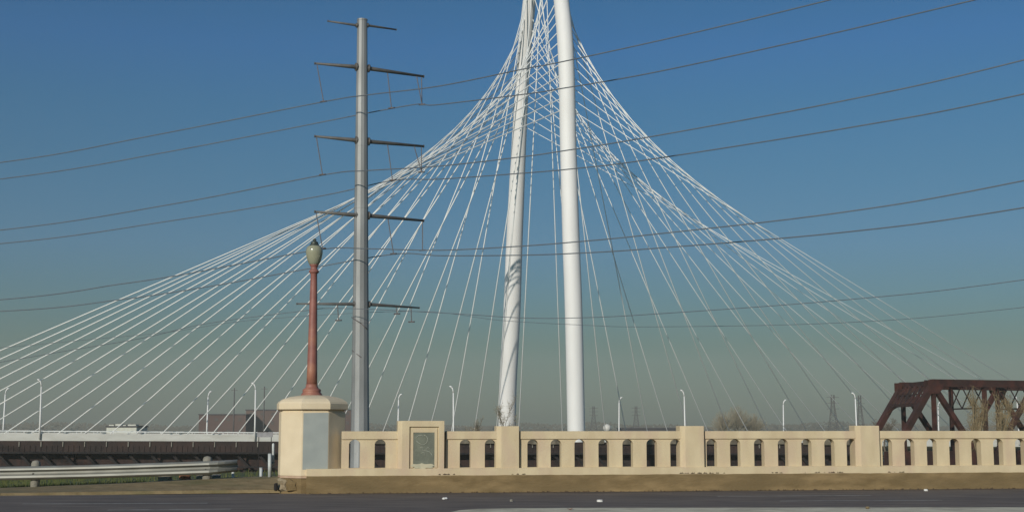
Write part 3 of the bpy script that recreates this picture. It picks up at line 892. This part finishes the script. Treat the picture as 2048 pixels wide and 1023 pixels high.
# ------------------------------------------------------------------ truss bridge on the right
tr = empty('truss_bridge', at(1866, 936, 142), 'rusty red brown steel through truss railway bridge at the right edge', 'bridge')
TD = Vector((.926, .377, 0)).normalized()
U1 = at(1866, 765, 142.0); U1f = at(1805, 770, 152.2)
zT = U1.z; zB = at(1866, 940, 142.0).z
U1f.z = zT
PL = 6.78
NP = 7
def UP(k, far=False): return (U1f if far else U1) + TD * PL * k
def LP(k, far=False):
    p = UP(k, far); return Vector((p.x, p.y, zB))
def member(name, a, b2, wd_, ht_, up=(0,0,1), m_='rust'):
    return MB().beam(a, b2, wd_, ht_, up).build(name, M[m_], tr)
for far in (False, True):
    mt = 'rust' if not far else 'rust'
    member('top_chord', UP(-.03, far), UP(NP - 1, far), .6, .78)
    member('bottom_chord', LP(-1, far), LP(NP, far), .5, .6)
    member('end_post', UP(0, far) , LP(-1, far), .58, .62)
    for k in range(0, NP):
        member('vertical', UP(k, far) - Vector((0,0,.35)), LP(k, far), .42, .34, TD)
    for k in range(0, NP, 2):
        if k < NP - 1: member('diagonal', UP(k, far) - Vector((0,0,.3)), LP(k + 1, far), .46, .52)
        if k > 0: member('diagonal', UP(k, far) - Vector((0,0,.3)), LP(k - 1, far), .46, .52)
        # gusset plates
        gq = MB(); c = UP(k, far)
        nn = TD.cross(Vector((0,0,1)))
        for sgn in (-1, 1):
            o_ = nn * .31 * sgn
            pts = [c + TD*(-.9) + Vector((0,0,.3)) + o_, c + TD*1.0 + Vector((0,0,.3)) + o_, c + TD*1.0 + Vector((0,0,-.6)) + o_, c + TD*.45 + Vector((0,0,-1.15)) + o_, c + TD*(-.45) + Vector((0,0,-1.15)) + o_, c + TD*(-.9) + Vector((0,0,-.6)) + o_]
            gq.face(pts if sgn > 0 else pts[::-1])
        gq.build('gusset', M['rust'], tr)
    member('rail_guard', LP(-1, far) + Vector((0,0,1.3)), LP(NP, far) + Vector((0,0,1.3)), .12, .14)
# portal bracing in the plane of the end posts
def EP(t, far): return UP(0, far).lerp(LP(-1, far), t)
def PB(s_, t): return EP(t, False).lerp(EP(t, True), s_)
pm = MB()
nrm = (EP(1, False) - EP(0, False)).cross(EP(0, True) - EP(0, False)).normalized()
T1 = .25
pm.beam(PB(0, .0), PB(1, .0), .5, .5)
pm.beam(PB(0, T1), PB(1, T1), .42, .34)
pm.beam(PB(0, T1*.5), PB(1, T1*.5), .22, .16)
for i in range(6):
    a0, a1 = i / 6.0, (i + 1) / 6.0
    pm.beam(PB(a0, 0), PB(a1, T1), .26, .26, nrm)
    pm.beam(PB(a1, 0), PB(a0, T1), .26, .26, nrm)
portal = pm.build('portal_frame', M['rust'], tr)
for s0_, s1_ in ((0.0, .26), (1.0, .74)):
    kb = MB()
    pts = []
    for j in range(7):
        th = j / 6 * math.pi / 2
        pts.append(PB(s0_ + (s1_ - s0_) * (1 - math.cos(th)), T1 + .17 * (1 - math.sin(th))))
    for q0, q1 in zip(pts, pts[1:]): kb.beam(q0, q1, .2, .32, nrm)
    corner = PB(s0_, T1)
    for q0, q1 in zip(pts, pts[1:]): kb.face([corner, q0, q1]); kb.face([corner, q1, q0])
    kb.build('knee_brace', M['rust'], tr)
# sway frames and top laterals
for k in range(1, NP):
    a, b2 = UP(k), UP(k, True)
    dn = Vector((0, 0, -2.6))
    sf = MB()
    sf.beam(a + dn, b2 + dn, .16, .16)
    sf.beam(a, b2, .3, .3)
    for i in range(3):
        sf.beam(a.lerp(b2, i/3), a.lerp(b2, (i+1)/3) + dn, .1, .1); sf.beam(a.lerp(b2, (i+1)/3), a.lerp(b2, i/3) + dn, .1, .1)
    sf.build('sway_frame', M['darkrust'], tr)
for k in range(0, NP - 1):
    lb_ = MB().beam(UP(k), UP(k+1, True), .16, .14); lb_.beam(UP(k, True), UP(k+1), .16, .14)
    lb_.build('lateral_brace', M['darkrust'], tr)
for k in range(-1, NP + 1):
    member('floor_beam', LP(k) + Vector((0,0,.1)), LP(k, True) + Vector((0,0,.1)), .4, .8, m_='darkrust')
fl = MB().beam(LP(-1).lerp(LP(-1, True), .5) + Vector((0,0,.75)), LP(NP).lerp(LP(NP, True), .5) + Vector((0,0,.75)), 6.5, .3)
fl.build('track_deck', M['timber'], tr)
MB().beam(LP(-1) + Vector((0,-.6,1.2)), LP(NP) + Vector((0,-.6,1.2)), .12, 1.7).build('side_plate', M['rust'], tr)
for k in (-1, NP):
    for far in (False, True):
        p = LP(k, far)
        MB().box((p.x, p.y, (zB - .3 + GZ - .5)/2), (1.6, 1.6, abs(zB - .3 - GZ + .5))).build('bearing_pier', M['verge'], tr)

# ------------------------------------------------------------------ dark girder trestle leading to it
ts = empty('railway_trestle', at(300, 935, 166), 'dark rusty girder trestle below the white bridge deck, with leaning braces', 'bridge')
TA, TB = at(-420, 880.5, 163.0), at(1745, 886, 172.0)
TL = (TB - TA); Ln = TL.length; td = TL.normalized(); tnrm = Vector((-td.y, td.x, 0)).normalized()
def tpnt(s_, n, dz): p = TA + td * s_ + tnrm * n; return Vector((p.x, p.y, p.z + dz))
MB().beam(tpnt(0, 0, -.63), tpnt(Ln, 0, -.63), .3, 1.26).build('plate_girder', M['darkrust'], ts)
MB().beam(tpnt(0, -.35, -1.36), tpnt(Ln, -.35, -1.36), 1.0, .2).build('shadow_flange', M['black'], ts)  # flange coloured black to paint in the shadow line under the girder
MB().beam(tpnt(0, 3, -.5), tpnt(Ln, 3, -.5), 6, .3).build('track_deck', M['timber'], ts)
MB().beam(tpnt(0, 6, -.63), tpnt(Ln, 6, -.63), .3, 1.26).build('plate_girder', M['darkrust'], ts)
MB().beam(tpnt(0, .9, -2.95), tpnt(Ln, .9, -2.95), .15, 3.1).build('plank_wall', M['timber'], ts)
MB().beam(tpnt(0, -.3, -3.05), tpnt(Ln, -.3, -3.05), .16, .18).build('lower_rail', M['black'], ts)
st = MB(); n_ = int(Ln / 2.62)
for i in range(n_):
    s_ = 1 + i * 2.62
    st.beam(tpnt(s_, -.22, -.02), tpnt(s_, -.22, -.62), .17, .1, td)
st.build('bracket_row', M['post'], ts)
rb_ = MB()
for i in range(n_ * 4):
    s_ = .3 + i * .655
    rb_.beam(tpnt(s_, -.19, -.5), tpnt(s_, -.19, -1.25), .07, .09, td)
rb_.build('stiffener_row', M['darkrust'], ts)
for i in range(0, n_, 1):
    s_ = 1 + i * 2.62
    br = MB().beam(tpnt(s_, 0, -1.45), tpnt(s_ + 1.6, 0, -3.1), .26, .3)
    br.build('brace', M['black'], ts)
for i in range(0, n_, 4):
    s_ = 2 + i * 2.62
    MB().beam(tpnt(s_, .6, -1.4), tpnt(s_, .6, -4.4), .4, .4, td).build('trestle_post', M['darkrust'], ts)

def s_of(u):
    x = ray(u, 885)[0]
    return (x * TA.y - TA.x) / (td.x - x * td.y)
for ua, ub in ((694, 1146), (1171, 1600), (1604, 1744)):
    a, b2 = s_of(ua), s_of(ub)
    m_ = MB(); k = a
    random.seed(int(ua))
    while k < b2:
        e = min(b2, k + random.uniform(1.0, 2.8))
        m_.beam(tpnt(k, -.5, .30), tpnt(e, -.5, .30), .12, random.uniform(.75, 1.0)); k = e + (.0 if random.random() < .8 else .25)
    m_.build('walkway_parapet', M['walk'], ts)

# grey board hanging beside the near lamp, at the pier's left
gb = at(530, 868, 162.0)
bb_ = empty('notice_board', (gb.x, gb.y, GZ), 'small grey board with dark top edge left of the pier', 'sign')
MB().box((gb.x, gb.y, gb.z), (1.9, .08, .62)).build('board', M['sheet'], bb_)
MB().box((gb.x - .25, gb.y - .02, gb.z + .36), (1.2, .14, .1)).build('top_bar', M['black'], bb_)
MB().beam((gb.x - .75, gb.y + .1, GZ), (gb.x - .75, gb.y + .1, gb.z + .3), .08, .08, (1,0,0)).build('leg', M['black'], bb_)
MB().beam((gb.x + .75, gb.y + .1, GZ), (gb.x + .75, gb.y + .1, gb.z + .3), .08, .08, (1,0,0)).build('leg', M['black'], bb_)

# ------------------------------------------------------------------ distance: buildings, tank, pylons, trees
def building(name, u0, u1, vt, Y, dep, m_, label, cat, lv_=2, wins=True):
    a, b2 = at(u0, vt, Y), at(u1, vt, Y)
    o = empty(name, ((a.x+b2.x)/2, Y, GZ), label, cat)
    wdt = b2.x - a.x; cx = (a.x + b2.x) / 2; h = a.z - GZ
    MB().box((cx, Y + dep/2, GZ + h/2), (wdt, dep, h)).build('wall', m_, o)
    MB().box((cx, Y + dep/2, GZ + h + .25), (wdt + .6, dep + .6, .5)).build('roof', M['roof'], o)
    if wins:
        nn_ = max(2, int(wdt / 5))
        for i in range(nn_):
            for j in range(lv_):
                z = GZ + h * (j + .5) / lv_ + .6
                wf = MB().box((a.x + wdt*(i+.5)/nn_, Y - .03, z), (1.5, .12, 1.4)).build('window', M['dullglass'], o)
    return o
building('brick_building', 398, 492, 829, 620, 30, M['brick'], 'lower reddish brick building with flat roof left of the pier', 'building')
building('brick_building', 492, 706, 820, 640, 40, M['brick'], 'taller reddish brick building partly hidden behind the pier', 'building', 3)
building('low_building', 1244, 1378, 857, 560, 25, M['roof'], 'low dark flat building behind the wall, left of the second pilaster', 'building', 1, False)
cbl = building('cream_building', 213, 273, 853.5, 470, 14, M['vanpaint'], 'low cream building with uneven roof units seen above the bridge deck at left', 'building', 1, False)
for u0, u1, vt in ((216, 226, 851), (229, 241, 849.5), (244, 250, 851.5), (254, 270, 850.5)):
    a, b2 = at(u0, vt, 472), at(u1, vt, 472); zl = at(u0, 853.5, 470).z
    MB().box(((a.x + b2.x)/2, 475, (a.z + zl)/2 + .2), (b2.x - a.x, 4, a.z - zl + .5)).build('roof_unit', M['vanpaint'], cbl)
tk = at(1214, 855, 330)
tko = empty('water_tank', (tk.x, 330, GZ), 'white round tank peeping above the wall right of the arch', 'tank')
sph = [( .98*math.sin(math.pi*i/12)+.001, -.98*math.cos(math.pi*i/12)) for i in range(13)]
MB().lathe((tk.x, 330, tk.z), sph, 20).build('tank', M['tank'], tko)
MB().tube([(tk.x, 330, GZ), (tk.x, 330, tk.z - .9)], .35, 12).build('stem', M['tank'], tko)

def lattice(u, vt, Y, wpx, label, m_='lattice'):
    t_ = at(u, vt, Y); H = t_.z - GZ; hw = wpx * Y / F / 2
    o = empty('lattice_tower', (t_.x, Y, GZ), label, 'power pylon', 'distant lattice pylons')
    body = MB(); levels = 9
    def half_w(k): return hw * (1 - .72 * min(1, k / (levels * .75)))
    cs = []
    for k in range(levels + 1):
        z = GZ + H * k / levels; q = half_w(k)
        cs.append([Vector((t_.x + sx*q, Y + sy*q, z)) for sx, sy in ((-1,-1),(1,-1),(1,1),(-1,1))])
    th = .16 * Y / 800
    for a, b2 in zip(cs, cs[1:]):
        for i in range(4):
            body.beam(a[i], b2[i], th*1.6, th*1.6, (1, 0.3, 0)); body.beam(a[i], b2[(i+1)%4], th, th, (1, .3, 0)); body.beam(b2[i], b2[(i+1)%4], th, th)
    body.build('mast', M[m_], o)
    for f_ in (.66, .8, .94):
        z = GZ + H * f_
        MB().beam((t_.x - hw*1.25, Y, z), (t_.x + hw*1.25, Y, z), th*1.5, th*1.5).build('cross_arm', M[m_], o)
lattice(1665, 789, 760, 20, 'taller dark lattice pylon right of the wide bare tree')
lattice(1719, 790, 760, 16, 'dark lattice pylon directly behind the lamp left of the truss')
lattice(1187, 812, 1100, 14, 'faint lattice pylon just right of the arch leg')
lattice(1272, 812, 1100, 14, 'faint lattice pylon right of the white round tank')
def upole(u, vt, Y, label):
    t_ = at(u, vt, Y)
    o = empty('utility_pole', (t_.x, Y, GZ), label, 'utility pole', 'utility poles by the brick buildings')
    MB().tube([(t_.x, Y, GZ), (t_.x, Y, t_.z)], [.22, .14], 8).build('shaft', M['lattice'], o)
    MB().beam((t_.x - .9, Y, t_.z - .7), (t_.x + .9, Y, t_.z - .7), .14, .14).build('cross_arm', M['lattice'], o)
upole(469, 775, 390, 'thin utility pole left of the near white lamp by the pier')
upole(529, 772, 390, 'thin utility pole between the near white lamp and the pier')

def bare_tree(name, u, vt, Y, wpx, seed, label, bark, twig, n_tw=900, droop=0.0, dens=5, tr_r=.02, tw=.03, z0=None, cat='tree', group=None, spread=1.0):
    random.seed(seed)
    zb = GZ if z0 is None else z0
    t_ = at(u, vt, Y); H = t_.z - zb; W = wpx * Y / F / 2
    o = empty(name, (t_.x, Y, zb), label, cat, group)
    tk_ = MB(); segs = []
    org = Vector((t_.x, Y, zb))
    def grow(p, d, L, r, lev):
        pts, rad = [p], [r]
        q = p.copy(); dd = d.copy()
        nseg = 4
        for i in range(nseg):
            dd = (dd + Vector((random.uniform(-.18, .18), random.uniform(-.18, .18), random.uniform(-.04, .10)))).normalized()
            q = q + dd * L / nseg
            pts.append(q.copy()); rad.append(r * (1 - .55 * (i + 1) / nseg))
        tk_.tube(pts, rad, 6 if lev < 2 else 4, caps=False)
        segs.append((pts, lev))
        if lev < 3:
            for i in range(dens if lev else dens + 2):
                f = random.uniform(.35, 1.0)
                k_ = min(nseg - 1, int(f * nseg)); b_ = pts[k_].lerp(pts[k_+1], f * nseg - k_)
                a_ = random.uniform(0, 2*math.pi)
                sp = Vector((math.cos(a_) * W, math.sin(a_) * W, H * .45)).normalized()
                nd = (dd * .5 + sp * .9).normalized()
                grow(b_, nd, L * random.uniform(.48, .66), r * .45, lev + 1)
    grow(org, Vector((0, 0, 1)), H * .48, max(.12, H * tr_r), 0)
    # fit to the wanted height
    tops = sorted(max(p.z for p in s_[0]) for s_ in segs)
    mx = tops[-1] - zb; sx = max(abs(p.x - org.x) for s_ in segs for p in s_[0])
    kz, kx = H / mx, W / sx
    cx_ = sum(p.x - org.x for s_ in segs for p in s_[0]) / sum(len(s_[0]) for s_ in segs)
    def fit(p): return ((p[0]-org.x-cx_*min(1,(p[2]-zb)/mx*1.4))*kx + org.x, (p[1]-org.y)*kx + org.y, (p[2]-zb)*kz + zb)
    tk_.v = [fit(p) for p in tk_.v]
    tk_.build('trunk', bark, o)
    cr = MB()
    ends = [s_ for s_ in segs if s_[1] >= 2]
    for i in range(n_tw):
        s_ = random.choice(ends)[0]
        b_ = Vector(fit(random.choice(s_)))
        d = Vector((random.uniform(-1, 1), random.uniform(-1, 1), random.uniform(-.3, 1.0) - droop * 1.6)).normalized()
        L = H * random.uniform(.04, .11) * (1 + droop)
        e = b_ + d * L
        sd_ = d.cross(Vector((0, 1, 0))).normalized() * tw
        cr.face([b_ - sd_, b_ + sd_, e])
    cr.build('crown', twig, o)
def twiggy_tree(name, u, vt, Y, wpx, seed, label, group, n=300, r=.055):
    random.seed(seed)
    t_ = at(u, vt, Y); H = t_.z - GZ; W = wpx * Y / F / 2
    o = empty(name, (t_.x, Y, GZ), label, 'tree', group)
    org = Vector((t_.x, Y, GZ))
    tk_ = MB().tube([org, org + Vector((.1, 0, H*.25)), org + Vector((-.1, 0, H*.45))], [.3, .24, .12], 8)
    cr = MB()
    for i in range(n):
        th = random.uniform(0, 2*math.pi); e = random.uniform(.05, 1.0)
        rr = random.uniform(.55, 1.0)
        tip = org + Vector((math.cos(th) * W * math.cos(e*1.5) * rr, math.sin(th) * W * math.cos(e*1.5) * rr, H * .42 + H * .58 * math.sin(e*1.5) * rr))
        st_ = org + Vector((0, 0, H * random.uniform(.12, .42)))
        mid = st_.lerp(tip, .5) + Vector((0, 0, -H*.06)) + Vector((random.uniform(-.4,.4), 0, random.uniform(-.3,.3)))
        if i < 14: tk_.tube([st_, mid, tip], [.12, .07, .02], 5, caps=False)
        cr.tube([st_.lerp(mid, .6), mid, tip], [r, r*.8, r*.3], 3, smooth=False, caps=False)
        for q in range(9):
            b_ = mid.lerp(tip, random.uniform(.0, 1.0))
            d = (tip - mid).normalized() * .6 + Vector((random.uniform(-1, 1), random.uniform(-1, 1), random.uniform(-.5, .8)))
            e2 = b_ + d.normalized() * H * random.uniform(.05, .13)
            cr.face([b_ + Vector((-r*.5, 0, 0)), b_ + Vector((r*.5, 0, 0)), e2])
    tk_.build('trunk', M['twig'], o); cr.build('crown', M['twig'], o)
bare_tree('bare_tree', 1013, 783, 236, 62, 3, 'leafless tree in front of the left arch leg', M['bark'], M['twig'], 500, tw=.02, dens=4, tr_r=.012)
bare_tree('bare_tree', 950, 832, 250, 50, 5, 'small leafless tree left of the arch, above the wall', M['bark'], M['twig'], 350, tw=.02, dens=4)
twiggy_tree('bare_tree', 1445, 820, 600, 70, 7, 'brownish leafless tree just right of the pilaster, left one of a close trio', 'trio of brownish bare trees')
twiggy_tree('bare_tree', 1474, 809, 604, 76, 17, 'tallest, middle tree of the brownish leafless trio right of the pilaster', 'trio of brownish bare trees')
twiggy_tree('bare_tree', 1506, 824, 608, 66, 27, 'low brownish leafless tree, right one of the close trio', 'trio of brownish bare trees')
bare_tree('bare_tree', 1768, 836, 300, 60, 9, 'low dark bush of bare twigs at the left foot of the truss', M['bark'], M['bark'], 700, tw=.03)
bare_tree('willow_tree', 1950, 768, 136, 58, 12, 'yellowish bare willow in front of the second truss panel', M['willow_bark'], M['willow'], 520, droop=.7, tw=.012, group='yellowish trees before the truss')
bare_tree('willow_tree', 2004, 772, 137, 62, 14, 'yellowish bare willow in front of the third truss panel', M['willow_bark'], M['willow'], 520, droop=.6, tw=.012, group='yellowish trees before the truss')
bare_tree('willow_tree', 2062, 770, 138, 66, 16, 'yellowish bare willow at the right edge before the truss', M['willow_bark'], M['willow'], 520, droop=.6, tw=.012, group='yellowish trees before the truss')
# far tree line along the horizon
random.seed(77)
fw = MB(); fw.keep = True
for i in range(15000):
    X = random.uniform(-1100, 1300); Y = random.uniform(1500, 1640)
    h = 6.5 + 1.8 * math.sin(X * .021) + 1.2 * math.sin(X * .07 + 1)
    z = GZ + random.uniform(0, h); s_ = random.uniform(.8, 2.0)
    a_ = random.uniform(0, 6.28)
    fw.face([(X - s_, Y, z - s_*.4), (X + s_*math.cos(a_)*.4, Y + 1, z + s_), (X + s_, Y, z - s_*.3 * math.sin(a_))])
tag(fw.build('far_wood', mat('far_wood_mass', (0.075, 0.07, 0.05), (0.11, 0.10, 0.075), .01, .95)), 'hazy low line of bare trees along the horizon', 'trees', kind='stuff')

# ------------------------------------------------------------------ haze over the river plain
hz = bpy.data.materials.new('haze_air'); hz.use_nodes = True
hn = hz.node_tree; hn.nodes.clear()
ho = hn.nodes.new('ShaderNodeOutputMaterial'); hv = hn.nodes.new('ShaderNodeVolumePrincipled')
hv.inputs['Color'].default_value = (0.88, 0.88, 0.78, 1)
hv.inputs['Density'].default_value = 0.00032
hv.inputs['Anisotropy'].default_value = 0.0
hn.links.new(hv.outputs[0], ho.inputs['Volume'])
hb = MB(); hb.keep = True
hb.box((0, 1150, 60), (9000, 3100, 140))
tag(hb.build('haze', hz), 'pale city haze thickening towards the horizon', 'haze', kind='stuff')
